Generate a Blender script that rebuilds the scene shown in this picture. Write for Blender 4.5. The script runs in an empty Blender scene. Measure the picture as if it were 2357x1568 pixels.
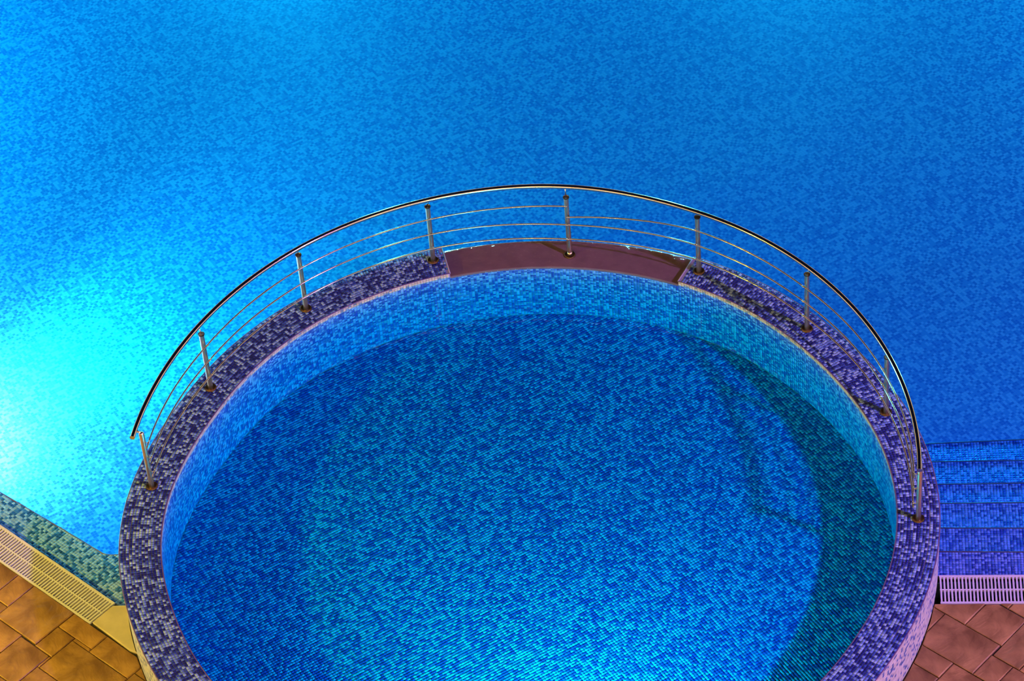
import bpy, math, random
import numpy as np
from mathutils import Vector, Matrix

random.seed(7)
rng = np.random.default_rng(11)
scene = bpy.context.scene
COL = scene.collection

# ------------------------------------------------------------------ camera
cam_d = bpy.data.cameras.new('camera')
cam_d.sensor_width = 36.0
cam_d.lens = 114.92
cam_d.clip_end = 200
cam = bpy.data.objects.new('camera', cam_d)
COL.objects.link(cam)
_r = Vector((0.9962300576, -0.0598945407, -0.0627560058))
_u = Vector((0.0867506327, 0.6878190960, 0.7206796924))
_f = Vector((0.0, 0.7234068947, -0.6904219469))
m = Matrix((( _r.x, _u.x, -_f.x, 0.0006), (_r.y, _u.y, -_f.y, -17.8873),
            (_r.z, _u.z, -_f.z, 18.9665), (0, 0, 0, 1)))
cam.matrix_world = m
scene.camera = cam

# ------------------------------------------------------------------ view, night sky, lamps
vs = scene.view_settings
vs.view_transform = 'Standard'
vs.look = 'None'
vs.exposure = 0.0
vs.gamma = 1.0
vs.use_curve_mapping = False
scene.cycles.max_bounces = 4
scene.cycles.diffuse_bounces = 1
scene.cycles.glossy_bounces = 2
scene.cycles.use_light_tree = False
scene.cycles.transparent_max_bounces = 8
scene.cycles.adaptive_threshold = 0.08
scene.cycles.adaptive_min_samples = 12

world = bpy.data.worlds.new('night_sky')
scene.world = world
world.use_nodes = True
bg = world.node_tree.nodes['Background']
bg.inputs[0].default_value = (0.10, 0.12, 0.40, 1)
bg.inputs[1].default_value = 0.03


def lamp(name, kind, loc, color, power, radius=0.2, target=None, cone=None, blend=1.0):
    d = bpy.data.lights.new(name, kind)
    d.color = color
    d.energy = power
    d.shadow_soft_size = radius
    o = bpy.data.objects.new(name, d)
    o.location = loc
    if target is not None:
        o.rotation_euler = (Vector(target) - Vector(loc)).to_track_quat('-Z', 'Y').to_euler()
    if cone:
        d.spot_size = math.radians(cone)
        d.spot_blend = blend
    COL.objects.link(o)
    return o


VIOLET = (0.45, 0.23, 1.0)
AMBER = (1.0, 0.78, 0.05)
AQUA = (0.08, 0.80, 1.0)
# violet floodlight on a mast beyond the right-hand deck: casts the shadows of posts and basin
lamp('violet_floodlight', 'POINT', (10.2, -5.5, 8.0), VIOLET, 7000, 0.28)
# amber terrace lamps, one assumed off to the side, the others added before the unseen hotel for warm reflections
lamp('amber_terrace_lamp', 'POINT', (-7.5, -1.2, 2.6), AMBER, 1100, 0.15)
for i, x in enumerate((-9.0, -3.0, 3.0, 9.0)):
    lamp('added_amber_lamp', 'POINT', (x, -13.5, 3.2), (1.0, 0.60, 0.16), 420, 0.25)
# underwater lamps set in the pool walls (all outside the frame)
lamp('pool_lamp_near', 'SPOT', (-5.45, 2.46, -0.72), (1.0, 0.50, 0.60), 2000, 0.15, (-3.5, 3.5, -1.0), 170, 0.7)
lamp('pool_lamp_beam', 'SPOT', (-5.45, 2.50, -0.66), AQUA, 2900, 0.15, (0.0, 5.9, -0.95), 70, 1.0)
lamp('pool_lamp_side', 'SPOT', (-9.2, 7.5, -0.56), AQUA, 6800, 0.2, (0, 7.5, -1.0), 170, 1.0)
lamp('pool_lamp_far', 'SPOT', (-2.5, 15.7, -0.56), AQUA, 8500, 0.2, (0, 5, -1.2), 170, 1.0)
lamp('pool_lamp_far', 'SPOT', (4.0, 15.7, -0.56), AQUA, 8500, 0.2, (1, 5, -1.2), 170, 1.0)
lamp('pool_lamp_corner', 'SPOT', (8.8, 8.0, -0.56), AQUA, 900, 0.2, (0, 5, -1.2), 170, 1.0)
lamp('basin_lamp', 'SPOT', (0.15, -2.55, -0.20), (0.40, 0.76, 1.0), 740, 0.12, (0.1, 2.0, -0.22), 170, 1.0)

# ------------------------------------------------------------------ helpers
R2 = math.sqrt(0.5)


def mesh_from(name, verts, faces, smooth=False):
    me = bpy.data.meshes.new(name)
    me.from_pydata([tuple(v) for v in verts], [], faces)
    me.validate()
    if smooth:
        me.polygons.foreach_set('use_smooth', [True] * len(me.polygons))
    me.update()
    return me


def link(name, me, mat=None, parent=None, kind=None, label=None, category=None):
    o = bpy.data.objects.new(name, me)
    COL.objects.link(o)
    if mat is not None and me is not None and not me.materials:
        me.materials.append(mat)
    if parent is not None:
        o.parent = parent
    if kind:
        o['kind'] = kind
    if label:
        o['label'] = label
    if category:
        o['category'] = category
    return o


def box(x0, x1, y0, y1, z0, z1):
    v = [(x0, y0, z0), (x1, y0, z0), (x1, y1, z0), (x0, y1, z0), (x0, y0, z1), (x1, y0, z1), (x1, y1, z1), (x0, y1, z1)]
    f = [(0, 3, 2, 1), (4, 5, 6, 7), (0, 1, 5, 4), (1, 2, 6, 5), (2, 3, 7, 6), (3, 0, 4, 7)]
    return v, f


def prism(poly, z0, z1, bevel=0.0):
    """vertical prism over a plan polygon (counter-clockwise), its top edge chamfered inwards"""
    n = len(poly)
    rings = [[(p[0], p[1], z0) for p in poly]]
    if bevel:
        c = np.mean(np.array(poly), axis=0)
        rings.append([(p[0], p[1], z1 - bevel) for p in poly])
        top = []
        for p in poly:
            d = np.array(p) - c
            L = np.linalg.norm(d)
            q = c + d * (1 - 1.4 * bevel / max(L, 1e-6))
            top.append((q[0], q[1], z1))
        rings.append(top)
    else:
        rings.append([(p[0], p[1], z1) for p in poly])
    v = [p for r in rings for p in r]
    f = [tuple(range(n - 1, -1, -1))]
    for k in range(len(rings) - 1):
        for i in range(n):
            j = (i + 1) % n
            f.append((k * n + i, k * n + j, (k + 1) * n + j, (k + 1) * n + i))
    f.append(tuple((len(rings) - 1) * n + i for i in range(n)))
    return v, f


def tube(pts, r, sides=12, cap=True):
    pts = [Vector(p) for p in pts]
    n = len(pts)
    v, f = [], []
    up = Vector((0, 0, 1))
    t0 = (pts[1] - pts[0]).normalized()
    if abs(t0.z) > 0.9:
        up = Vector((1, 0, 0))
    nrm = (up - t0 * up.dot(t0)).normalized()
    for i in range(n):
        t = (pts[min(i + 1, n - 1)] - pts[max(i - 1, 0)]).normalized()
        nrm = (nrm - t * nrm.dot(t)).normalized()
        b = t.cross(nrm)
        for k in range(sides):
            a = 2 * math.pi * k / sides
            v.append(pts[i] + nrm * (r * math.cos(a)) + b * (r * math.sin(a)))
    for i in range(n - 1):
        for k in range(sides):
            k2 = (k + 1) % sides
            f.append((i * sides + k, i * sides + k2, (i + 1) * sides + k2, (i + 1) * sides + k))
    if cap:
        f.append(tuple(range(sides - 1, -1, -1)))
        f.append(tuple((n - 1) * sides + k for k in range(sides)))
    return v, f


def lathe(profile, sides=24, closed=True):
    v, f = [], []
    n = len(profile)
    for (r, z) in profile:
        for k in range(sides):
            a = 2 * math.pi * k / sides
            v.append((r * math.cos(a), r * math.sin(a), z))
    for i in range(n - 1):
        for k in range(sides):
            k2 = (k + 1) % sides
            f.append((i * sides + k, i * sides + k2, (i + 1) * sides + k2, (i + 1) * sides + k))
    if closed:
        f.append(tuple(range(sides - 1, -1, -1)))
        f.append(tuple((n - 1) * sides + k for k in range(sides)))
    return v, f


def smooth_by_angle(me, deg=40):
    me.polygons.foreach_set('use_smooth', [True] * len(me.polygons))
    try:
        me.set_sharp_from_angle(angle=math.radians(deg))
    except Exception:
        pass


def ccw(p):
    s = sum(p[i][0] * p[(i + 1) % len(p)][1] - p[(i + 1) % len(p)][0] * p[i][1] for i in range(len(p)))
    return p if s > 0 else p[::-1]


def join(parts):
    V, F = [], []
    for v, f in parts:
        b = len(V)
        V += [tuple(p) for p in v]
        F += [tuple(i + b for i in q) for q in f]
    return V, F


def tiles_mesh(name, P00, P10, P11, P01, normal, thick, tone):
    """many mosaic tiles as one mesh: four top corners each (n x 3), pushed out of the bed along normal;
    every tile has a top and four sides; 'tone' is kept per face"""
    n = len(P00)
    top = np.stack([P00, P10, P11, P01], 1)
    nn = np.broadcast_to(normal, P00.shape)[:, None, :]
    bot = top - nn * thick
    c = top.mean(1, keepdims=True)
    bot = c - nn * thick + (top - c) * 1.06
    V = np.concatenate([top, bot], 1).reshape(-1, 3)
    base = (np.arange(n) * 8)[:, None, None]
    q = np.array([[0, 1, 2, 3], [0, 4, 5, 1], [1, 5, 6, 2], [2, 6, 7, 3], [3, 7, 4, 0]])[None]
    F = (base + q).reshape(-1, 4)
    me = bpy.data.meshes.new(name)
    me.vertices.add(len(V))
    me.vertices.foreach_set('co', V.astype(np.float32).ravel())
    me.loops.add(F.size)
    me.loops.foreach_set('vertex_index', F.astype(np.int32).ravel())
    me.polygons.add(len(F))
    me.polygons.foreach_set('loop_start', (np.arange(len(F)) * 4).astype(np.int32))
    me.update(calc_edges=True)
    at = me.attributes.new('tone', 'FLOAT', 'FACE')
    at.data.foreach_set('value', np.repeat(tone, 5).astype(np.float32))
    return me


def grid_tiles(inside, x0, x1, y0, y1, pitch, gap, z, thick, frame, name, py=None, jitter=0.0):
    """flat mosaic: grid in a local frame (origin, u, v) kept where inside(x, y) holds for the tile's centre"""
    py = py or pitch
    o, u, v = frame
    nx, ny = int((x1 - x0) / pitch), int((y1 - y0) / py)
    gx, gy = np.meshgrid(np.arange(nx), np.arange(ny), indexing='ij')
    a0 = x0 + gx.ravel() * pitch + gap / 2
    b0 = y0 + gy.ravel() * py + gap / 2
    a1, b1 = a0 + pitch - gap, b0 + py - gap

    def P(a, b):
        return np.stack([o[0] + a * u[0] + b * v[0], o[1] + a * u[1] + b * v[1]], 1)
    c = P((a0 + a1) / 2, (b0 + b1) / 2)
    k = inside(c[:, 0], c[:, 1])
    a0, a1, b0, b1 = a0[k], a1[k], b0[k], b1[k]
    zz = z + (rng.random(len(a0)) - .5) * jitter

    def Q(a, b):
        return np.concatenate([P(a, b), zz[:, None]], 1)
    return tiles_mesh(name, Q(a0, b0), Q(a1, b0), Q(a1, b1), Q(a0, b1), np.array([0, 0, 1.0]), thick, rng.random(len(a0)))


# outline of the basin's rim, slightly out of round: angle in degrees, outer radius
RT = [(-180, 3.264), (-165, 3.243), (-150, 3.250), (-120, 3.250), (-90, 3.250), (-60, 3.240), (-35, 3.226), (-18, 3.257),
      (-5, 3.268), (10, 3.256), (24, 3.224), (37, 3.227), (50, 3.252), (62, 3.265), (90, 3.263), (110, 3.265), (124, 3.264),
      (138, 3.240), (150, 3.209), (160, 3.225), (170, 3.255), (180, 3.264)]
_ta = np.array([p[0] for p in RT[:-1]], float)
_tr = np.array([p[1] for p in RT[:-1]], float)
_dense = np.arange(-180, 180, 1.0)
_x = np.interp(_dense, np.concatenate([_ta, [180]]), np.concatenate([_tr, _tr[:1]]))
_k = np.exp(-0.5 * (np.arange(-12, 13) / 3.5) ** 2)
_k /= _k.sum()
_x = np.convolve(np.concatenate([_x[-12:], _x, _x[:12]]), _k, mode='valid')
RIM_W = 0.336


def r_out(deg):
    d = (np.asarray(deg, float) + 180) % 360
    return np.interp(d, np.arange(0, 361, 1.0), np.concatenate([_x, _x[:1]]))


def r_in(deg):
    return r_out(deg) - RIM_W


def pol(deg, r, z):
    a = math.radians(deg)
    return (r * math.cos(a), r * math.sin(a), z)


def sweep(profile, a0, a1, step=1.0, closed_ends=True):
    """profile: list of (kind, offset, z) with kind 'o' (from outer radius) or 'i' (from inner radius), closed loop"""
    n = max(2, int(round((a1 - a0) / step)) + 1)
    full = abs(a1 - a0 - 360) < 1e-6
    angs = np.linspace(a0, a1, n)
    if full:
        angs = angs[:-1]
        n -= 1
    m_ = len(profile)
    V, F = [], []
    for a in angs:
        ro = float(r_out(a))
        for (k, off, z) in profile:
            V.append(pol(a, (ro if k == 'o' else ro - RIM_W) + off, z))
    for i in range(n if full else n - 1):
        j = (i + 1) % n
        for k in range(m_):
            k2 = (k + 1) % m_
            F.append((i * m_ + k, j * m_ + k, j * m_ + k2, i * m_ + k2))
    if not full and closed_ends:
        F.append(tuple(range(m_)))
        F.append(tuple((n - 1) * m_ + k for k in range(m_ - 1, -1, -1)))
    return V, F


# ------------------------------------------------------------------ materials
def new_mat(name):
    mt = bpy.data.materials.new(name)
    mt.use_nodes = True
    nt = mt.node_tree
    return mt, nt, nt.nodes, nt.links, nt.nodes['Principled BSDF']


def ramp_const(nd, stops):
    r = nd.new('ShaderNodeValToRGB')
    r.color_ramp.interpolation = 'CONSTANT'
    el = r.color_ramp.elements
    while len(el) < len(stops):
        el.new(0.5)
    for e, (p, c) in zip(el, stops):
        e.position = p
        e.color = (*c, 1)
    return r


def tile_mat(name, stops, rough=0.25, spec=0.5):
    """tiles coloured one by one by the tone stored on each of them"""
    mt, nt, nd, lk, bs = new_mat(name)
    at = nd.new('ShaderNodeAttribute')
    at.attribute_name = 'tone'
    rp = ramp_const(nd, stops)
    lk.new(at.outputs['Fac'], rp.inputs[0])
    mul = nd.new('ShaderNodeMath')
    mul.operation = 'MULTIPLY'
    mul.inputs[1].default_value = 37.7
    lk.new(at.outputs['Fac'], mul.inputs[0])
    fr = nd.new('ShaderNodeMath')
    fr.operation = 'FRACT'
    lk.new(mul.outputs[0], fr.inputs[0])
    mr = nd.new('ShaderNodeMapRange')
    mr.inputs['To Min'].default_value = 0.82
    mr.inputs['To Max'].default_value = 1.15
    lk.new(fr.outputs[0], mr.inputs['Value'])
    vm = nd.new('ShaderNodeVectorMath')
    vm.operation = 'SCALE'
    lk.new(rp.outputs[0], vm.inputs[0])
    lk.new(mr.outputs[0], vm.inputs['Scale'])
    lk.new(vm.outputs[0], bs.inputs['Base Color'])
    bs.inputs['Roughness'].default_value = rough
    bs.inputs['Specular IOR Level'].default_value = spec
    return mt


def plain(name, col, rough=0.6, metal=0.0, var=0.0, scale=30.0, bump=0.0, spec=0.5):
    mt, nt, nd, lk, bs = new_mat(name)
    bs.inputs['Base Color'].default_value = (*col, 1)
    bs.inputs['Roughness'].default_value = rough
    bs.inputs['Metallic'].default_value = metal
    bs.inputs['Specular IOR Level'].default_value = spec
    if var or bump:
        tc = nd.new('ShaderNodeTexCoord')
        nz = nd.new('ShaderNodeTexNoise')
        nz.inputs['Scale'].default_value = scale
        nz.inputs['Detail'].default_value = 5
        lk.new(tc.outputs['Object'], nz.inputs['Vector'])
        if var:
            mx = nd.new('ShaderNodeMix')
            mx.data_type = 'RGBA'
            mx.inputs[6].default_value = (*[c * (1 - var) for c in col], 1)
            mx.inputs[7].default_value = (*[min(1, c * (1 + var)) for c in col], 1)
            lk.new(nz.outputs['Fac'], mx.inputs[0])
            lk.new(mx.outputs[2], bs.inputs['Base Color'])
        if bump:
            bp = nd.new('ShaderNodeBump')
            bp.inputs['Strength'].default_value = bump
            bp.inputs['Distance'].default_value = 0.01
            lk.new(nz.outputs['Fac'], bp.inputs['Height'])
            lk.new(bp.outputs[0], bs.inputs['Normal'])
    return mt


LIGHT, MID, DARK = (0.30, 0.48, 0.82), (0.09, 0.21, 0.60), (0.030, 0.085, 0.46)
M = {}
M['pool_tile'] = tile_mat('pool mosaic', [(0, DARK), (0.28, MID), (0.62, LIGHT)], 0.3)
M['dimmed_step_tile'] = tile_mat('dimmed step mosaic', [(0, (0.015, 0.04, 0.40)), (0.22, (0.06, 0.13, 0.58)), (0.55, (0.17, 0.26, 0.76))], 0.3)  # pool mosaic painted darker, standing in for the dimmer light on the steps
M['rim_tile'] = tile_mat('rim mosaic', [(0, (0.006, 0.014, 0.20)), (0.34, (0.03, 0.065, 0.36)), (0.58, (0.145, 0.25, 0.62)), (0.80, (0.31, 0.45, 0.74))], 0.4, 0.3)
M['ledge_tile'] = tile_mat('ledge mosaic', [(0, (0.012, 0.10, 0.30)), (0.26, (0.05, 0.20, 0.42)), (0.42, (0.32, 0.48, 0.58))], 0.3)
M['edge_tile'] = tile_mat('pale edge mosaic', [(0, (0.25, 0.40, 0.55)), (0.18, (0.72, 0.68, 0.55))], 0.3)
M['outer_tile'] = tile_mat('pale wall mosaic', [(0, (0.10, 0.16, 0.45)), (0.25, (0.66, 0.62, 0.62))], 0.35)
M['grout'] = plain('pale grout', (0.38, 0.31, 0.42), 0.8, var=0.2, scale=14)
M['pool_grout'] = plain('bluish grout', (0.24, 0.38, 0.66), 0.8)
M['trim'] = plain('glazed edge trim', (0.16, 0.09, 0.20), 0.3)
M['steel'] = plain('stainless steel', (0.86, 0.76, 0.62), 0.14, 1.0)
M['brushed'] = plain('brushed steel', (0.70, 0.56, 0.38), 0.33, 1.0)
M['rust'] = plain('stained steel', (0.17, 0.10, 0.05), 0.35, 0.9, var=0.5, scale=60)
M['grate'] = plain('off-white plastic', (0.72, 0.66, 0.68), 0.45)
M['channel'] = plain('wet channel', (0.03, 0.03, 0.03), 0.6)
M['weir'] = plain('wet brown stone', (0.30, 0.15, 0.14), 0.25, var=0.25, scale=9)
M['patch'] = plain('smooth cement', (0.62, 0.50, 0.33), 0.7, var=0.35, scale=6, bump=0.1)
M['lens'] = plain('frosted lamp lens', (0.8, 0.9, 0.95), 0.3)
M['joint'] = plain('dark joint', (0.05, 0.035, 0.025), 0.9)


def floor_mosaic():
    """pool floor: mosaic too fine and far away to model, 25.7 mm grid turned 28 degrees"""
    mt, nt, nd, lk, bs = new_mat('pool floor mosaic')
    tc = nd.new('ShaderNodeTexCoord')
    mp = nd.new('ShaderNodeMapping')
    mp.inputs['Rotation'].default_value = (0, 0, -math.radians(28.3))
    s = 1 / 0.0257
    mp2 = nd.new('ShaderNodeVectorMath')
    mp2.operation = 'SCALE'
    mp2.inputs['Scale'].default_value = s
    lk.new(tc.outputs['Object'], mp.inputs['Vector'])
    lk.new(mp.outputs[0], mp2.inputs[0])
    fl = nd.new('ShaderNodeVectorMath')
    fl.operation = 'FLOOR'
    lk.new(mp2.outputs[0], fl.inputs[0])
    fr = nd.new('ShaderNodeVectorMath')
    fr.operation = 'FRACTION'
    lk.new(mp2.outputs[0], fr.inputs[0])
    wn = nd.new('ShaderNodeTexWhiteNoise')
    wn.noise_dimensions = '2D'
    lk.new(fl.outputs[0], wn.inputs['Vector'])
    rp = ramp_const(nd, [(0, (0.08, 0.20, 0.60)), (0.28, (0.15, 0.31, 0.70)), (0.62, LIGHT)])
    lk.new(wn.outputs['Value'], rp.inputs[0])
    sp = nd.new('ShaderNodeSeparateXYZ')
    lk.new(fr.outputs[0], sp.inputs[0])
    mask = None
    for ax in (0, 1):
        a = nd.new('ShaderNodeMath')
        a.operation = 'SUBTRACT'
        a.inputs[1].default_value = 0.5
        lk.new(sp.outputs[ax], a.inputs[0])
        b = nd.new('ShaderNodeMath')
        b.operation = 'ABSOLUTE'
        lk.new(a.outputs[0], b.inputs[0])
        c = nd.new('ShaderNodeMath')
        c.operation = 'GREATER_THAN'
        c.inputs[1].default_value = 0.445
        lk.new(b.outputs[0], c.inputs[0])
        if mask is None:
            mask = c
        else:
            d = nd.new('ShaderNodeMath')
            d.operation = 'MAXIMUM'
            lk.new(mask.outputs[0], d.inputs[0])
            lk.new(c.outputs[0], d.inputs[1])
            mask = d
    mx = nd.new('ShaderNodeMix')
    mx.data_type = 'RGBA'
    lk.new(mask.outputs[0], mx.inputs[0])
    lk.new(rp.outputs[0], mx.inputs[6])
    mx.inputs[7].default_value = (0.24, 0.38, 0.66, 1)
    lk.new(mx.outputs[2], bs.inputs['Base Color'])
    bs.inputs['Roughness'].default_value = 0.35
    return mt


M['floor'] = floor_mosaic()


def water_mat(name, tint, bump, scale, absorb=None):
    """clear water: see-through, with a mirror share that grows towards grazing angles"""
    mt = bpy.data.materials.new(name)
    mt.use_nodes = True
    nt = mt.node_tree
    nd, lk = nt.nodes, nt.links
    nd.remove(nd['Principled BSDF'])
    out = nd['Material Output']
    tr = nd.new('ShaderNodeBsdfTransparent')
    tr.inputs[0].default_value = (*tint, 1)
    gl = nd.new('ShaderNodeBsdfGlossy')
    gl.inputs['Roughness'].default_value = 0.02
    fn = nd.new('ShaderNodeFresnel')
    # the surface is seen unbent from both sides, so the mirror share is that of air on water either way
    ge = nd.new('ShaderNodeNewGeometry')
    mi = nd.new('ShaderNodeMapRange')
    mi.inputs['To Min'].default_value = 1.33
    mi.inputs['To Max'].default_value = 1 / 1.33
    lk.new(ge.outputs['Backfacing'], mi.inputs['Value'])
    lk.new(mi.outputs[0], fn.inputs['IOR'])
    mx = nd.new('ShaderNodeMixShader')
    tc = nd.new('ShaderNodeTexCoord')
    nz = nd.new('ShaderNodeTexNoise')
    nz.inputs['Scale'].default_value = scale
    nz.inputs['Detail'].default_value = 2
    lk.new(tc.outputs['Object'], nz.inputs['Vector'])
    bp = nd.new('ShaderNodeBump')
    bp.inputs['Strength'].default_value = bump
    bp.inputs['Distance'].default_value = 0.02
    lk.new(nz.outputs['Fac'], bp.inputs['Height'])
    lk.new(bp.outputs[0], gl.inputs['Normal'])
    lk.new(fn.outputs[0], mx.inputs[0])
    lk.new(tr.outputs[0], mx.inputs[1])
    lk.new(gl.outputs[0], mx.inputs[2])
    lk.new(mx.outputs[0], out.inputs['Surface'])
    if absorb:
        va = nd.new('ShaderNodeVolumeAbsorption')
        va.inputs['Color'].default_value = (*absorb[0], 1)
        va.inputs['Density'].default_value = absorb[1]
        lk.new(va.outputs[0], out.inputs['Volume'])
    return mt


M['water'] = water_mat('pool water', (1, 1, 1), 0.15, 3.0, ((0.0, 0.95, 0.985), 1.1))
M['basin_water'] = water_mat('basin water', (1, 1, 1), 0.12, 5.0, ((0.0, 0.982, 0.992), 3.4))
M['film'] = water_mat('running water film', (0.95, 0.97, 1.0), 0.8, 28.0)


def slab_mat(name, col):
    mt, nt, nd, lk, bs = new_mat(name)
    tc = nd.new('ShaderNodeTexCoord')
    oi = nd.new('ShaderNodeObjectInfo')
    n1 = nd.new('ShaderNodeTexNoise')
    n1.inputs['Scale'].default_value = 3.2
    n1.inputs['Detail'].default_value = 6
    n1.inputs['Roughness'].default_value = 0.62
    n1.inputs['Distortion'].default_value = 0.6
    lk.new(tc.outputs['Object'], n1.inputs['Vector'])
    rp = nd.new('ShaderNodeValToRGB')
    e = rp.color_ramp.elements
    e[0].position, e[0].color = 0.36, (col[0] * .55, col[1] * .50, col[2] * .45, 1)
    e[1].position, e[1].color = 0.66, (min(1, col[0] * 1.35), min(1, col[1] * 1.4), min(1, col[2] * 1.4), 1)
    lk.new(n1.outputs['Fac'], rp.inputs[0])
    mr = nd.new('ShaderNodeMapRange')
    mr.inputs['To Min'].default_value = 0.85
    mr.inputs['To Max'].default_value = 1.15
    lk.new(oi.outputs['Random'], mr.inputs['Value'])
    vm = nd.new('ShaderNodeVectorMath')
    vm.operation = 'SCALE'
    lk.new(rp.outputs[0], vm.inputs[0])
    lk.new(mr.outputs[0], vm.inputs['Scale'])
    lk.new(vm.outputs[0], bs.inputs['Base Color'])
    bs.inputs['Roughness'].default_value = 0.55
    n2 = nd.new('ShaderNodeTexNoise')
    n2.inputs['Scale'].default_value = 5.0
    n2.inputs['Detail'].default_value = 8
    n2.inputs['Distortion'].default_value = 1.5
    lk.new(tc.outputs['Object'], n2.inputs['Vector'])
    bp = nd.new('ShaderNodeBump')
    bp.inputs['Strength'].default_value = 0.6
    bp.inputs['Distance'].default_value = 0.03
    lk.new(n2.outputs['Fac'], bp.inputs['Height'])
    lk.new(bp.outputs[0], bs.inputs['Normal'])
    return mt


M['slab'] = slab_mat('stamped stone slab', (0.40, 0.20, 0.06))

# ------------------------------------------------------------------ levels (metres, rim top = 0)
Z_DECK = -0.47
Z_POOL = -0.480          # pool water
Z_FLOOR = -1.28          # pool floor as deep as it looks
Z_BASIN = -0.040         # basin water
Z_BFLOOR = -0.600        # basin floor as deep as it looks
WEIR0, WEIR1 = 60.2, 99.45
PITCH = 0.0257

# ------------------------------------------------------------------ pool shell
FAR_Y, LEFT_X, RIGHT_X = 16.0, -9.5, 9.0


def ring_patch(name, r_start, bound, a0, a1, z, n=361, bottom=None):
    A = np.radians(np.linspace(a0, a1, n))
    V, F = [], []
    for a in A:
        c, s = math.cos(a), math.sin(a)
        r1 = max(bound(c, s), r_start + 0.01)
        V.append((r_start * c, r_start * s, z))
        V.append((r1 * c, r1 * s, z))
    for i in range(n - 1):
        F.append((2 * i, 2 * i + 1, 2 * i + 3, 2 * i + 2))
    if bottom is not None:          # a closed body of water: second layer below, and the sides
        b = len(V)
        V += [(p[0], p[1], bottom) for p in V]
        F += [tuple(k + b for k in q[::-1]) for q in F]
        for i in range(n - 1):
            F.append((2 * i + 1, 2 * i + 1 + b, 2 * i + 3 + b, 2 * i + 3))
            F.append((2 * i, 2 * i + 2, 2 * i + 2 + b, 2 * i + b))
        F.append((0, b, b + 1, 1))
        F.append((b - 2, b - 1, 2 * b - 1, 2 * b - 2))
    return mesh_from(name, V, F)


def bound_pool(c, s, b_left, right):
    r = 40.0
    if c > 1e-6:
        r = min(r, RIGHT_X / c)
    if c < -1e-6:
        r = min(r, LEFT_X / c)
    if s > 1e-6:
        r = min(r, FAR_Y / s)
    # left deck edge  x + y = b_left * sqrt2
    k = c + s
    if k < -1e-6:
        r = min(r, b_left / R2 / k)
    # right deck edge  y = y0 + m (x - x0)
    x0, y0, m_ = right
    den = s - m_ * c
    if den < -1e-6:
        r = min(r, (y0 - m_ * x0) / den)
    return r


B_FAR, B_NEAR = -2.490, -2.768        # left grate between these two lines, (x+y)/sqrt2
RE = (3.215, -0.635, -0.110)          # far edge of the right grate

fl = link('pool_floor', ring_patch('pool_floor', 3.10, lambda c, s: bound_pool(c, s, -2.30, (3.2, 1.0, -0.11)), -14, 190, Z_FLOOR), M['floor'],
          kind='structure', label='blue mosaic floor of the large pool under clear water', category='pool floor')
wt = link('pool_water', ring_patch('pool_water', 3.18, lambda c, s: bound_pool(c, s, B_FAR, RE), -11.3, 184, Z_POOL, bottom=-1.35), M['water'],
          kind='stuff', label='clear blue water of the large lit pool around the basin', category='water')

# ledge along the left deck edge, just under water, its end rounded off against the basin
ledge_poly = [(-3.08, -0.44), (-3.10, 0.42), (-3.356, 0.420), (-3.400, 0.4225), (-3.435, 0.4295), (-3.464, 0.440), (-3.489, 0.455), (-3.9156, 0.8426), (-4.37, 1.2505),
              (-8.6, 5.05), (-8.6 - 0.25, 5.05), (-8.85, -2.49 / R2 + 8.85)]
Z_LEDGE = -0.53
v, f = prism(ccw(ledge_poly), Z_FLOOR - 0.02, Z_LEDGE - 0.003)
ledge = link('wall_left', mesh_from('wall_left', v, f), M['pool_grout'], kind='structure',
             label='shallow tiled ledge under water beside the left drain grate', category='pool ledge')
_lp = np.array(ledge_poly)


def in_poly(px, py, poly):
    poly = np.asarray(poly)
    inside = np.zeros(len(px), bool)
    j = len(poly) - 1
    for i in range(len(poly)):
        xi, yi = poly[i]
        xj, yj = poly[j]
        c = ((yi > py) != (yj > py)) & (px < (xj - xi) * (py - yi) / (yj - yi + 1e-12) + xi)
        inside ^= c
        j = i
    return inside


me = grid_tiles(lambda x, y: in_poly(x, y, _lp) & (np.hypot(x, y) > 3.2) & (x > -6.2), -6.5, -2.0, -2.49, -1.9, PITCH, 0.0026, Z_LEDGE, 0.003,
                ((0, 0), (R2, -R2), (R2, R2)), 'ledge_mosaic', jitter=0.0006)
link('ledge_mosaic', me, M['ledge_tile'], ledge, kind='stuff', label='dark blue and pale mosaic tiles')
# dark bullnose line along the ledge
v, f = tube([(p[0], p[1], Z_LEDGE - 0.006) for p in ledge_poly[1:10]], 0.008, 6)
link('ledge_nosing', mesh_from('ledge_nosing', v, f, True), M['trim'], ledge)

# far and side walls of the pool, outside the frame
v, f = box(LEFT_X - 0.3, RIGHT_X + 0.3, FAR_Y, FAR_Y + 0.3, -1.4, Z_DECK)
link('wall_back', mesh_from('wall_back', v, f), M['pool_grout'], kind='structure', label='far tiled wall of the large pool', category='wall')
v, f = box(RIGHT_X, RIGHT_X + 0.3, -1.5, FAR_Y, -1.4, Z_DECK)
link('wall_right', mesh_from('wall_right', v, f), M['pool_grout'], kind='structure', label='side tiled wall of the large pool', category='wall')

# steps on the right, going down away from the right grate
STEP_EDGE = [(-0.54, (3.2661, -0.3189), (3.9291, -0.4019)), (-0.66, (3.3257, 0.0436), (3.9982, -0.0364)), (-0.78, (3.3885, 0.4274), (4.0717, 0.3554)),
             (-0.90, (3.4248, 0.7566), (4.1347, 0.6861)), (-1.02, (3.4207, 1.1369), (4.2047, 1.0571)), (-1.14, (3.4366, 1.4643), (4.2722, 1.4143))]


def line_circle_start(p, q, R):
    p, q = np.array(p), np.array(q)
    d = (q - p) / np.linalg.norm(q - p)
    b = p @ d
    c = p @ p - R * R
    disc = b * b - c
    return p + d * (-b + math.sqrt(max(disc, 0)))


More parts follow.
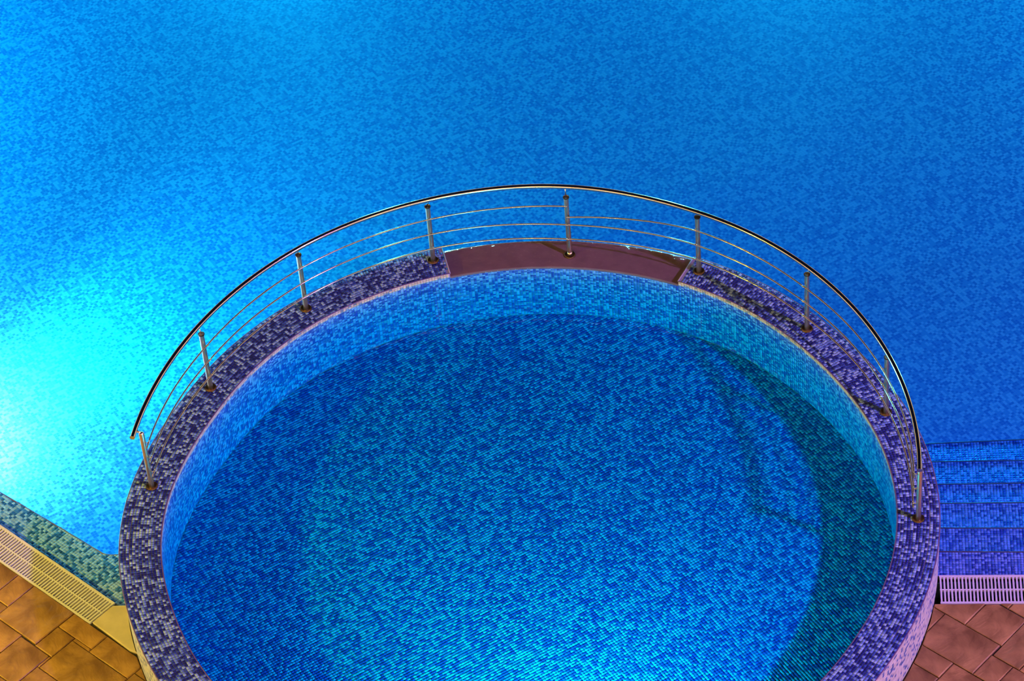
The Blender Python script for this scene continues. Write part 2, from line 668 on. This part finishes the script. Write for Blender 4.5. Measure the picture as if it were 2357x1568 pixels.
steps = link('pool_steps', None, kind='structure', label='wide mosaic steps going down into the pool from the right grate', category='pool steps')
prev = ((3.16, -0.630), (8.9, -1.26))
for (z, p, q) in STEP_EDGE:
    d = np.array(q) - np.array(p)
    far = np.array(p) + d * ((8.9 - p[0]) / d[0])
    st = line_circle_start(p, q, 3.12)
    s0 = np.array(prev[0])
    pd = np.array(prev[1]) - s0
    pst = line_circle_start(prev[0], tuple(prev[1]), 3.12)
    back = 0.02
    poly = [(pst[0], pst[1] - back), (prev[1][0], prev[1][1] - back), tuple(far), tuple(st)]
    v, f = prism(poly, -1.4, z - 0.003)
    so = link('step', mesh_from('step', v, f), M['pool_grout'], steps)
    u = d / np.linalg.norm(d)
    vv = np.array((-u[1], u[0]))
    o = np.array(prev[0])
    pl = np.array(poly)
    pl2 = pl.copy()
    pl2[2] = pl2[2] * 0.999
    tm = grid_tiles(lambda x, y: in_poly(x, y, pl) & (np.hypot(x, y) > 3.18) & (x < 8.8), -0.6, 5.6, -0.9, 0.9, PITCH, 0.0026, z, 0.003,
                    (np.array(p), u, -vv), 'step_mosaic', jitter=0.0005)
    link('step_mosaic', tm, M['dimmed_step_tile'], so, kind='stuff')
    v, f = tube([(st[0], st[1], z - 0.004), (far[0], far[1], z - 0.004)], 0.009, 6)
    link('nosing', mesh_from('nosing', v, f, True), M['trim'], so)
    prev = (tuple(st), tuple(far))

# unseen terrace and hotel front, added behind and below the camera for reflections in the steel
M['facade'] = plain('cream render', (0.55, 0.45, 0.32), 0.8, var=0.1, scale=2)
mt, nt, nd, lk, bs = new_mat('added lit room')
bs.inputs['Base Color'].default_value = (0.8, 0.6, 0.4, 1)
bs.inputs['Emission Color'].default_value = (1.0, 0.62, 0.26, 1)
bs.inputs['Emission Strength'].default_value = 1.35  # glow of unseen rooms, added to give the steel warm reflections
M['lit'] = mt
v, f = box(-24, 24, -21.5, -6.0, -0.75, -0.50)
link('added_terrace', mesh_from('added_terrace', v, f), plain('terrace paving', (0.50, 0.32, 0.18), 0.7, var=0.3, scale=2), kind='structure',
     label='unseen paved terrace, added for reflections, in front of the hotel', category='terrace')


def added_lit_block(name, label, p, u, length, height):
    """a plain unseen building front, added for reflections, of the given length along u, with rows of lit balcony rooms on its pool side (to the left of u)"""
    v, f = box(0, length, -0.5, 0, -0.75, height)
    o = link(name, mesh_from(name, v, f), M['facade'], kind='structure', label=label, category='wall')
    o.location = (p[0], p[1], 0)
    o.rotation_euler = (0, 0, math.atan2(u[1], u[0]))
    n = int(length / 5.2)
    for k in range(int(height / 3.3)):
        for q in range(n):
            v, f = box(0.6 + q * 5.2, 4.8 + q * 5.2, 0, 0.03, 0.3 + k * 3.3, 2.6 + k * 3.3)
            link('added_lit_window', mesh_from('added_lit_window', v, f), M['lit'], o)


added_lit_block('added_hotel_front', 'unseen hotel front with rows of lit balcony rooms, added for reflections', (-24, -21.5), (1, 0), 48, 25)  # lit front behind the camera, unseen and added to warm the steel's reflections
added_lit_block('added_wing', 'unseen lit wing, added for reflections, along one side of the pool', (24, -21.5), (0, 1), 52, 12)  # unseen lit wings and far block, added for warm reflections in the steel
added_lit_block('added_wing', 'unseen lit wing, added for reflections, along the other side of the pool', (-24, 30.5), (0, -1), 52, 12)
added_lit_block('added_far_block', 'unseen lit block, added for reflections, across the far end of the pool', (24, 30.5), (-1, 0), 48, 9)

# ------------------------------------------------------------------ round basin
basin = link('round_basin', None, label='raised round basin with a mosaic-tiled rim standing in the large pool', category='basin')
# wall core: everywhere up to just under the rim, lower under the overflow gap
zc = -0.004
prof = [('o', -0.004, -1.4), ('o', -0.004, zc), ('i', 0.004, zc), ('i', 0.004, -0.68)]
v, f = sweep(prof, WEIR1, WEIR0 + 360, 1.0)
link('wall_core', mesh_from('wall_core', v, f), M['grout'], basin)
prof = [('o', -0.004, -1.4), ('o', -0.002, -0.050), ('i', 0.002, -0.050), ('i', 0.004, -0.68)]
v, f = sweep(prof, WEIR0, WEIR1, 1.0)
link('weir_core', mesh_from('weir_core', v, f), M['pool_grout'], basin)
prof = [('o', 0.006, -0.062), ('o', 0.004, -0.046), ('o', -0.006, -0.043), ('i', 0.008, -0.043), ('i', 0.0, -0.048), ('i', 0.0, -0.062)]
v, f = sweep(prof, WEIR0, WEIR1, 1.0)
link('weir_sill', mesh_from('weir_sill', v, f), M['weir'], basin, label='smooth brown overflow sill')

# rim mosaic: 13 rings of tiles, the joint inside the third ring from outside is wider
NR = 13
NA = 785
da = 360.0 / NA
edges = np.linspace(0.004, RIM_W - 0.004, NR + 1)
P4 = [[], [], [], []]
tones = []
for k in range(NR):
    off0, off1 = edges[k] + 0.0016, edges[k + 1] - 0.0016
    if k == 2:
        off1 -= 0.0015
    if k == 3:
        off0 += 0.0015
    ang = np.arange(NA) * da + (0.37 * k % 1) * da * 0.25
    g = 0.0016 / 3.1 * 57.3
    c = ang + da / 2
    cc = (c + 180) % 360 - 180
    keep = ~((cc > WEIR0 - 0.35) & (cc < WEIR1 + 0.35))
    ang = ang[keep]
    n = len(ang)
    for i, (aa, off) in enumerate(((ang + g, off0), (ang + da - g, off0), (ang + da - g, off1), (ang + g, off1))):
        rr = r_out(aa) - off
        P4[i].append(np.stack([rr * np.cos(np.radians(aa)), rr * np.sin(np.radians(aa)), np.full(n, 0.0)], 1))
    t = rng.random(n)
    tones.append(t)
P4 = [np.concatenate(p) for p in P4]
dz = (rng.random(len(P4[0])) - .5) * 0.0012
for p in P4:
    p[:, 2] += dz
me = tiles_mesh('rim_mosaic', P4[0], P4[1], P4[2], P4[3], np.array([0, 0, 1.0]), 0.004, np.concatenate(tones))
link('rim_mosaic', me, M['rim_tile'], basin, kind='stuff', label='violet-blue and pale mosaic tiles of the rim')
# thin glazed trims along both edges of the rim and at the overflow's ends
for nm, kk, off in (('outer_trim', 'o', -0.001), ('inner_trim', 'i', 0.001)):
    pts = []
    for a in np.linspace(WEIR1, WEIR0 + 360, 330):
        pts.append(pol(a, (float(r_out(a)) if kk == 'o' else float(r_in(a))) + off, -0.003))
    v, f = tube(pts, 0.0052, 8)
    link(nm, mesh_from(nm, v, f, True), M['trim'], basin)
for a in (WEIR0, WEIR1):
    v, f = tube([pol(a, float(r_in(a)) - 0.001, -0.003), pol(a, float(r_out(a)) + 0.001, -0.003)], 0.0055, 8)
    link('end_trim', mesh_from('end_trim', v, f, True), M['grout'], basin)
    da_ = 0.06 if a == WEIR0 else -0.06


def wall_tiles(name, kk, off, a0, a1, ztop, zbot, pz, na_full, gapz, outward, skip=None):
    d = 360.0 / na_full
    ang = np.arange(a0, a1, d)
    rows = int((ztop - zbot) / pz)
    A, Z = np.meshgrid(ang, ztop - np.arange(rows) * pz, indexing='ij')
    A, Z = A.ravel(), Z.ravel()
    if skip is not None:
        c = (A + 180) % 360 - 180
        kp = ~((c > skip[0]) & (c < skip[1]))
        A, Z = A[kp], Z[kp]
    g = d * 0.06
    a_, b_ = A + g, A + d - g

    def Pt(ang_, z):
        r = (r_out(ang_) if kk == 'o' else r_in(ang_)) + off
        return np.stack([r * np.cos(np.radians(ang_)), r * np.sin(np.radians(ang_)), z], 1)
    z0, z1 = Z - gapz, Z - pz + gapz
    c = np.radians((a_ + b_) / 2)
    nrm = np.stack([np.cos(c), np.sin(c), 0 * c], 1) * (1 if outward else -1)
    top = [Pt(a_, z0), Pt(b_, z0), Pt(b_, z1), Pt(a_, z1)]
    if outward:
        top = top[::-1]
    return tiles_mesh(name, *top, nrm, 0.004, rng.random(len(A)))


me = wall_tiles('inner_wall_mosaic', 'i', 0.0, -45, 225, -0.052, Z_BFLOOR, 0.0159, 712, 0.0008, False)
link('inner_wall_mosaic', me, M['pool_tile'], basin, kind='stuff', label='blue mosaic tiles of the inner wall under water')
me = wall_tiles('edge_mosaic', 'i', 0.0, -45, 225, -0.006, -0.052, 0.0225, 712, 0.001, False, (WEIR0 - .3, WEIR1 + .05))
link('edge_mosaic', me, M['edge_tile'], basin, kind='stuff', label='pale tile band just under the rim')
me = wall_tiles('outer_wall_mosaic', 'o', 0.0, 170, 362, -0.010, -0.48, PITCH, 790, 0.0013, True)
link('outer_wall_mosaic', me, M['outer_tile'], basin, kind='stuff', label='pale mosaic on the outside of the wall')
# basin floor: bed and mosaic turned 28 degrees
a = np.linspace(0, 360, 181)[:-1]
V = [pol(t, float(r_in(t)) + 0.02, Z_BFLOOR - 0.003) for t in a]
link('basin_bed', mesh_from('basin_bed', V, [tuple(range(len(V)))]), M['pool_grout'], basin)
th = math.radians(28.3)
me = grid_tiles(lambda x, y: np.hypot(x, y) < r_in(np.degrees(np.arctan2(y, x))) + 0.004, -3.1, 3.1, -3.1, 3.1, PITCH, 0.0028, Z_BFLOOR, 0.003,
                ((0, 0), (math.cos(th), math.sin(th)), (-math.sin(th), math.cos(th))), 'floor_mosaic', jitter=0.0005)
link('floor_mosaic', me, M['pool_tile'], basin, kind='stuff', label='blue mosaic tiles of the basin floor')

# underwater lamp of the basin, set in the near wall below the frame
a_l = -87.0
nv = Vector(pol(a_l, 1, 0))
niche = Vector(pol(a_l, float(r_in(a_l)), -0.24))
rot = nv.to_track_quat('-Z', 'Y').to_matrix().to_4x4()
v, f = lathe([(0.13, 0.0), (0.13, 0.018), (0.115, 0.026), (0.098, 0.020), (0.098, 0.0)], 32)
o = link('lamp_bezel', mesh_from('lamp_bezel', v, f, True), M['steel'], basin)
o.matrix_local = Matrix.Translation(niche) @ rot
v, f = lathe([(0.098, 0.004), (0.098, 0.012), (0.06, 0.020), (0.01, 0.023)], 32)
o = link('lamp_lens', mesh_from('lamp_lens', v, f, True), M['lens'], basin)
o.matrix_local = Matrix.Translation(niche) @ rot

# basin water and the thin film running over the sill
n = len(a)
V = [pol(t, float(r_in(t)) + 0.001, Z_BASIN) for t in a] + [pol(t, float(r_in(t)) + 0.001, -0.63) for t in a]
F = [tuple(range(n)), tuple(range(2 * n - 1, n - 1, -1))] + [(i, i + n, (i + 1) % n + n, (i + 1) % n) for i in range(n)]
bw = link('basin_water', mesh_from('basin_water', V, F), M['basin_water'], kind='stuff',
          label='still water filling the raised round basin', category='water')
A = np.linspace(WEIR0 + 0.1, WEIR1 - 0.1, 60)
rows = [('i', 0.0, Z_BASIN), ('i', 0.03, Z_BASIN), ('i', 0.12, -0.0402), ('o', -0.06, -0.0408), ('o', 0.0, -0.043), ('o', 0.010, -0.052), ('o', 0.013, -0.12), ('o', 0.013, Z_POOL)]
V, F = [], []
for t in A:
    for (kk, off, z) in rows:
        V.append(pol(t, (float(r_out(t)) if kk == 'o' else float(r_in(t))) + off, z))
m_ = len(rows)
for i in range(len(A) - 1):
    for k in range(m_ - 1):
        F.append((i * m_ + k, i * m_ + k + 1, (i + 1) * m_ + k + 1, (i + 1) * m_ + k))
link('overflow_film', mesh_from('overflow_film', V, F, True), M['film'], bw, label='thin film of water running over the sill')

# ------------------------------------------------------------------ railing
railing = link('guard_railing', None, label='curved stainless steel railing standing on the rim of the round basin', category='railing')
POSTS = [(167.91, 3.0784), (145.75, 3.071), (123.63, 3.1186), (101.38, 3.1294), (79.47, 3.0844), (58.04, 3.1062), (36.32, 3.0629), (14.30, 3.075), (-8.20, 3.095)]
H_POST = 0.6275
RAIL = [(169.4, 3.1310, 0.640), (165.14, 3.1228, 0.645), (152.46, 3.105, 0.675), (142.09, 3.0985, 0.692), (129.18, 3.1052, 0.698), (121.75, 3.1116, 0.701),
        (107.25, 3.1131, 0.708), (93.3, 3.0930, 0.732), (86.42, 3.0900, 0.742), (79.65, 3.0800, 0.748), (72.64, 3.0860, 0.731), (64.07, 3.0850, 0.708),
        (58.23, 3.0870, 0.697), (48.78, 3.0829, 0.693), (38.57, 3.0750, 0.691), (23.05, 3.0690, 0.684), (15.45, 3.0716, 0.681), (-2.62, 3.084, 0.643),
        (-7.67, 3.0895, 0.632), (-9.6, 3.0901, 0.628)]


def smooth_path(tab, n, sig):
    t = np.array([p[0] for p in tab])[::-1]
    r = np.array([p[1] for p in tab])[::-1]
    z = np.array([p[2] for p in tab])[::-1]
    d = np.linspace(t[0], t[-1], n)
    st = (t[-1] - t[0]) / (n - 1)
    k = int(3 * sig / st)
    ker = np.exp(-.5 * (np.arange(-k, k + 1) * st / sig) ** 2)
    ker /= ker.sum()

    def sm(y):
        w = np.interp(d, t, y)
        lo = 2 * w[0] - w[1:k + 1][::-1]
        hi = 2 * w[-1] - w[-k - 1:-1][::-1]
        return np.convolve(np.concatenate([lo, w, hi]), ker, mode='valid')
    return d, sm(r), sm(z)


rd, rr_, rz_ = smooth_path(RAIL, 240, 4.0)
v, f = tube([pol(a, r, z) for a, r, z in zip(rd, rr_, rz_)], 0.0205, 20)
me = mesh_from('handrail', v, f)
smooth_by_angle(me)
link('handrail', me, M['steel'], railing, label='thick polished handrail')

H_WIRE = (0.515, 0.347, 0.182)
W_OFF = -0.046


def lathe_at(profile, loc, sides=24):
    v, f = lathe(profile, sides)
    return [(p[0] + loc[0], p[1] + loc[1], p[2] + loc[2]) for p in v], f


post_me = mesh_from('post', *lathe([(0.0215, 0.0), (0.0215, H_POST - 0.004)], 20))
smooth_by_angle(post_me)
post_end_me = mesh_from('post', *lathe([(0.0215, 0.0), (0.0215, H_POST - 0.015), (0.016, H_POST - 0.004), (0.008, H_POST)], 20))
smooth_by_angle(post_end_me)
fl_me = mesh_from('flange', *lathe([(0.049, 0.0), (0.049, 0.007), (0.0465, 0.010), (0.043, 0.009), (0.037, 0.004), (0.0215, 0.003)], 28, False))
smooth_by_angle(fl_me)
cap_me = mesh_from('post_cap', *lathe([(0.0235, H_POST - 0.012), (0.0275, H_POST - 0.008), (0.0275, H_POST), (0.024, H_POST + 0.001), (0.020, H_POST - 0.006), (0.004, H_POST - 0.007)], 24))
smooth_by_angle(cap_me)
for i, (pa, pr) in enumerate(POSTS):
    z0 = -0.043 if i == 4 else 0.0
    end = i in (0, 8)
    p = link('post', post_end_me if end else post_me, M['brushed'], railing)
    p.location = pol(pa, pr, z0 if not i == 4 else 0.0)
    if i == 4:      # this one stands on the lower sill
        p.location.z = 0.0
        v, f = lathe([(0.0215, -0.043), (0.0215, 0.0)], 20)
        ext = mesh_from('post_foot', v, f, True)
        link('post_foot', ext, M['brushed'], p)
    p.rotation_euler = (0, 0, math.radians(pa))
    fo = link('flange', fl_me, M['rust'], p)
    fo.location = (0, 0, z0 + 0.001)
    if not end:
        link('post_cap', cap_me, M['rust'], p)
    # pin between post and handrail
    k = int(np.argmin(np.abs(rd - pa)))
    hr = Vector(pol(rd[k], rr_[k], rz_[k]))
    base = Vector(pol(pa, pr, H_POST - 0.01))
    loc = Matrix.Rotation(-math.radians(pa), 4, 'Z') @ Matrix.Translation(-Vector(pol(pa, pr, 0)))
    v, f = tube([loc @ base, loc @ hr], 0.0055 if not end else 0.010, 10)
    link('pin', mesh_from('pin', v, f, True), M['steel'], p)
    for j, h in enumerate(H_WIRE):
        hh = h
        if i == 4 and j == 0:
            hh = 0.560
        v, f = join([tube([(-0.018, 0, hh - 0.008), (W_OFF + 0.004, 0, hh - 0.004), (W_OFF, 0, hh)], 0.0045, 8),
                     tube([(W_OFF, -0.012, hh), (W_OFF, 0.012, hh)], 0.0085, 10)])
        link('bracket', mesh_from('bracket', v, f, True), M['steel'], p)
    if i == 4:
        v, f = tube([(-0.018, -0.01, 0.43), (W_OFF + 0.01, -0.02, 0.435)], 0.0055, 8)
        link('bracket', mesh_from('bracket', v, f, True), M['rust'], p)


def wire(idx0, idx1, hs, ext0=0.0, ext1=0.0):
    tab = []
    for i in range(idx0, idx1 + 1):
        pa, pr = POSTS[i]
        tab.append((pa, pr + W_OFF, hs[i]))
    if ext0:
        tab.insert(0, (tab[0][0] + ext0, tab[0][1], tab[0][2]))
    if ext1:
        tab.append((tab[-1][0] - ext1, tab[-1][1], tab[-1][2]))
    d, r, z = smooth_path(tab, 40 * (idx1 - idx0), 3.0)
    v, f = tube([pol(a, b, c) for a, b, c in zip(d, r, z)], 0.0068, 10)
    me = mesh_from('rail_wire', v, f)
    smooth_by_angle(me)
    return link('rail_wire', me, M['steel'], railing)


hs = {i: H_WIRE[1] for i in range(9)}
wire(0, 8, hs, 1.25, 1.0)
hs = {i: H_WIRE[2] for i in range(9)}
wire(0, 8, hs, 1.25, 1.0)
hs = {i: H_WIRE[0] for i in range(9)}
hs[4] = 0.560
wire(0, 4, hs, 1.25, 0)
hs = {i: H_WIRE[0] for i in range(9)}
hs[4] = 0.435
wire(4, 8, hs, 0, 1.0).__setitem__('label', 'upper wire hanging low at the middle post')

# ------------------------------------------------------------------ overflow grates


def grate(label, origin, u, v, length, width, n_skip=0):
    """origin: far corner at the end next to the basin; u runs along the grate, v across it towards the deck"""
    root = link('overflow_grate', None, label=label, category='drain grate')
    ang = math.atan2(u[1], u[0])
    root.location = (origin[0], origin[1], Z_DECK)
    root.rotation_euler = (0, 0, ang)
    sgn = 1 if (u[0] * v[1] - u[1] * v[0]) > 0 else -1
    pitch = 0.0285
    n = int(length / pitch)
    ya, yb = 0.012, width - 0.012
    sl, sf = box(-0.0068, 0.0068, min(sgn * ya, sgn * yb), max(sgn * ya, sgn * yb), -0.022, 0.0)
    slat = mesh_from('slat', sl, sf)
    slat.materials.append(M['grate'])
    for i in range(n):
        s = link('slat', slat, None, root)
        s.location = (0.0068 + i * pitch, 0, random.uniform(-0.0012, 0.0012))
    for y, w in ((0.009, 0.010), (width / 2, 0.0055), (width - 0.009, 0.009)):
        x1 = length
        vv, ff = box(-0.004, x1, sgn * y - w, sgn * y + w, -0.024, 0.0025 if y != width / 2 else -0.001)
        link('edge_bar' if y != width / 2 else 'spine', mesh_from('edge_bar', vv, ff), M['grate'], root)
    vv, ff = box(-0.05, length, min(0, sgn * width), max(0, sgn * width), -0.26, -0.245)
    link('channel', mesh_from('channel', vv, ff), M['channel'], root)
    for y in (0.0, width):
        vv, ff = box(-0.05, length, sgn * y - 0.006, sgn * y + 0.006, -0.25, -0.012)
        link('channel_side', mesh_from('channel', vv, ff), M['channel'], root)
    return root


ra = math.atan(-0.110)
grate('lilac-lit white drain grate between the steps and the right deck', (3.213, -0.635), (math.cos(ra), math.sin(ra)), (math.sin(ra), -math.cos(ra)), 3.4, 0.296)
# left grate: from its end by the cement corner, running up the deck edge
o_ = ((-2.262 + B_FAR) * R2, (B_FAR + 2.262) * R2)
grate('yellow-lit drain grate beside the cement corner on the left deck', o_, (-R2, R2), (-R2, -R2), 3.6, B_FAR - B_NEAR)

# ------------------------------------------------------------------ deck
deck = link('floor', None, kind='structure', label='brown stamped stone deck around the pool', category='deck')


def ab(a, b):
    return ((a + b) * R2, (b - a) * R2)


def deck_base(name, poly):
    v, f = prism(poly, -0.72, Z_DECK - 0.016)
    link(name, mesh_from(name, v, f), M['joint'], deck)


deck_base('deck_bed', ccw([ab(-7.0, B_NEAR), ab(-2.262, B_NEAR), ab(-2.262, B_FAR), (-3.18, -0.33), (-3.0, -1.1), (-2.7, -1.75), (-2.2, -2.36), (-2.2, -6.0), (-9.0, -6.0)]))
deck_base('deck_bed', [(-2.2, -6.0), (2.2, -6.0), (2.2, -2.36), (1.6, -2.79), (0.8, -3.11), (0, -3.21), (-0.8, -3.11), (-1.6, -2.79), (-2.2, -2.36)])
rn = (math.sin(ra), -math.cos(ra))
RN0 = (3.213 + rn[0] * 0.296, -0.635 + rn[1] * 0.296)
RN1 = (RN0[0] + 3.4 * math.cos(ra), RN0[1] + 3.4 * math.sin(ra))
deck_base('deck_bed', ccw([RN0, RN1, (RN1[0], -6), (2.2, -6), (2.2, -2.36), (2.7, -1.75), (3.0, -1.1)]))


def clip(poly, n, c):
    """keep the side n.x <= c"""
    out = []
    for i in range(len(poly)):
        p, q = poly[i], poly[(i + 1) % len(poly)]
        dp, dq = n[0] * p[0] + n[1] * p[1] - c, n[0] * q[0] + n[1] * q[1] - c
        if dp <= 0:
            out.append(p)
        if dp * dq < 0:
            t = dp / (dp - dq)
            out.append((p[0] + t * (q[0] - p[0]), p[1] + t * (q[1] - p[1])))
    return out


def push_out(poly, margin=0.006):
    """subdivide the outline and move what lies under the basin's wall out to its face"""
    out = []
    for i in range(len(poly)):
        p, q = np.array(poly[i]), np.array(poly[(i + 1) % len(poly)])
        n = max(1, int(np.linalg.norm(q - p) / 0.03))
        for k in range(n):
            out.append(p + (q - p) * k / n)
    res, moved = [], 0
    for p in out:
        r = math.hypot(*p)
        R = float(r_out(math.degrees(math.atan2(p[1], p[0])))) + margin
        if r < R:
            p = p * (R / r)
            moved += 1
        res.append((float(p[0]), float(p[1])))
    if moved == 0:
        return [tuple(p) for p in poly]
    cl = []
    for p in res:
        if not cl or math.dist(p, cl[-1]) > 0.004:
            cl.append(p)
    return cl


def slab(a0, a1, b0, b1, side):
    g = 0.0035
    poly = [ab(a0 + g, b0 + g), ab(a1 - g, b0 + g), ab(a1 - g, b1 - g), ab(a0 + g, b1 - g)]
    poly = ccw(poly)
    if side == 'R':
        n = (-rn[0], -rn[1])
        poly = clip(poly, n, n[0] * RN0[0] + n[1] * RN0[1] - 0.006)
    if len(poly) < 3:
        return
    poly = push_out(poly)
    c = np.mean(np.array(poly), axis=0)
    area = 0.5 * abs(sum(poly[i][0] * poly[(i + 1) % len(poly)][1] - poly[(i + 1) % len(poly)][0] * poly[i][1] for i in range(len(poly))))
    if area < 0.0015:
        return
    poly = ccw(poly)
    z = Z_DECK + random.uniform(-0.003, 0.003)
    v, f = prism([(p[0] - c[0], p[1] - c[1]) for p in poly], -0.05, 0, 0.006)
    s = link('slab', mesh_from('slab', v, f), M['slab'], deck)
    s.location = (c[0], c[1], z)


RS = [(2.60, 2.99, 1.16, 1.53), (2.99, 3.52, 1.16, 1.53), (2.60, 3.18, 1.53, 1.87), (3.18, 3.53, 1.53, 1.87), (3.53, 3.775, 1.41, 1.87), (3.775, 4.25, 1.41, 1.87),
      (3.52, 3.72, 1.16, 1.41), (3.72, 4.25, 0.98, 1.41), (3.34, 3.72, 0.80, 1.16), (2.80, 3.34, 0.97, 1.16), (2.80, 3.34, 0.62, 0.97), (3.343, 3.80, 1.875, 2.25),
      (3.0, 3.343, 1.875, 2.25), (3.80, 4.25, 1.87, 2.25), (3.34, 3.72, 0.42, 0.80), (3.72, 4.25, 0.50, 0.98), (2.8, 3.34, 0.15, 0.62)]
LS = [(-3.42, -3.105, -3.06, B_NEAR), (-3.105, -2.915, -3.06, B_NEAR), (-2.915, -2.44, -3.19, B_NEAR), (-2.44, -2.24, -3.20, -2.945), (-2.44, -2.05, -2.945, B_NEAR),
      (-2.24, -1.60, -3.335, -2.975), (-2.05, -1.60, -2.975, B_NEAR), (-2.60, -2.26, -3.59, -3.20), (-3.10, -2.60, -3.42, -3.19), (-3.42, -2.915, -3.19, -3.06),
      (-2.26, -1.75, -3.75, -3.335), (-2.60, -2.26, -4.0, -3.59), (-3.10, -2.60, -3.85, -3.42), (-3.50, -3.10, -3.60, -3.19), (-1.75, -1.25, -3.75, -3.335),
      (-1.60, -1.10, -3.335, -2.90), (-2.24, -2.05, -2.975, -2.945), (-2.26, -1.70, -4.2, -3.75), (-3.85, -3.42, -3.19, B_NEAR), (-4.3, -3.85, -3.19, B_NEAR), (-4.0, -3.5, -3.6, -3.19)]


def fill(rects, a0, a1, b0, b1):
    """the slabs seen in the picture, then further ones so that the deck goes on beyond the frame"""
    A = sorted({round(v, 4) for r in rects for v in r[:2]} | {round(v, 4) for v in np.arange(a0, a1 + 0.01, 0.52)} | {a0, a1})
    B = sorted({round(v, 4) for r in rects for v in r[2:]} | {round(v, 4) for v in np.arange(b0, b1 + 0.01, 0.44)} | {b0, b1})
    A = [v for v in A if a0 <= v <= a1]
    B = [v for v in B if b0 <= v <= b1]
    used = [[any(r[0] <= (A[i] + A[i + 1]) / 2 <= r[1] and r[2] <= (B[j] + B[j + 1]) / 2 <= r[3] for r in rects) for j in range(len(B) - 1)] for i in range(len(A) - 1)]
    out = list(rects)
    for i in range(len(A) - 1):
        for j in range(len(B) - 1):
            if used[i][j]:
                continue
            j2 = j
            while j2 + 1 < len(B) - 1 and not used[i][j2 + 1] and B[j2 + 2] - B[j] < 0.55:
                j2 += 1
            i2 = i
            while i2 + 1 < len(A) - 1 and A[i2 + 2] - A[i] < 0.62 and not any(used[i2 + 1][q] for q in range(j, j2 + 1)):
                i2 += 1
            for p in range(i, i2 + 1):
                for q in range(j, j2 + 1):
                    used[p][q] = True
            out.append((A[i], A[i2 + 1], B[j], B[j2 + 1]))
    return out


def on_deck(r):
    """leave out slabs wholly under the basin or out of the modelled terrace"""
    pts = [ab(a, b) for a in (r[0], r[1]) for b in (r[2], r[3])]
    return max(math.hypot(*p) for p in pts) > 3.28 and min(p[1] for p in pts) > -5.95 and max(p[0] for p in pts) < 6.5 and min(p[0] for p in pts) > -7.6


for r in fill(RS, 2.60, 7.4, B_NEAR, 3.6):
    if on_deck(r):
        slab(*r, 'R')
for r in fill(LS, -6.6, 3.2, -6.0, B_NEAR):
    if on_deck(r):
        slab(*r, 'L')
# smooth cement corner between the left grate's end and the basin
pp = [ab(-2.250, -2.522), ab(-2.250, -2.745), ab(-2.05, -2.752), ab(-1.80, -2.762), ab(-1.735, -2.745)]
for t in np.linspace(192.5, 183.5, 14):
    pp.append(pol(t, float(r_out(t)) + 0.006, 0)[:2])
pp = ccw([tuple(map(float, p)) for p in pp])
v, f = prism(pp, Z_DECK - 0.06, Z_DECK + 0.004, 0.004)
link('cement_corner', mesh_from('cement_corner', v, f), M['patch'], deck, label='smooth yellowish cement patch')
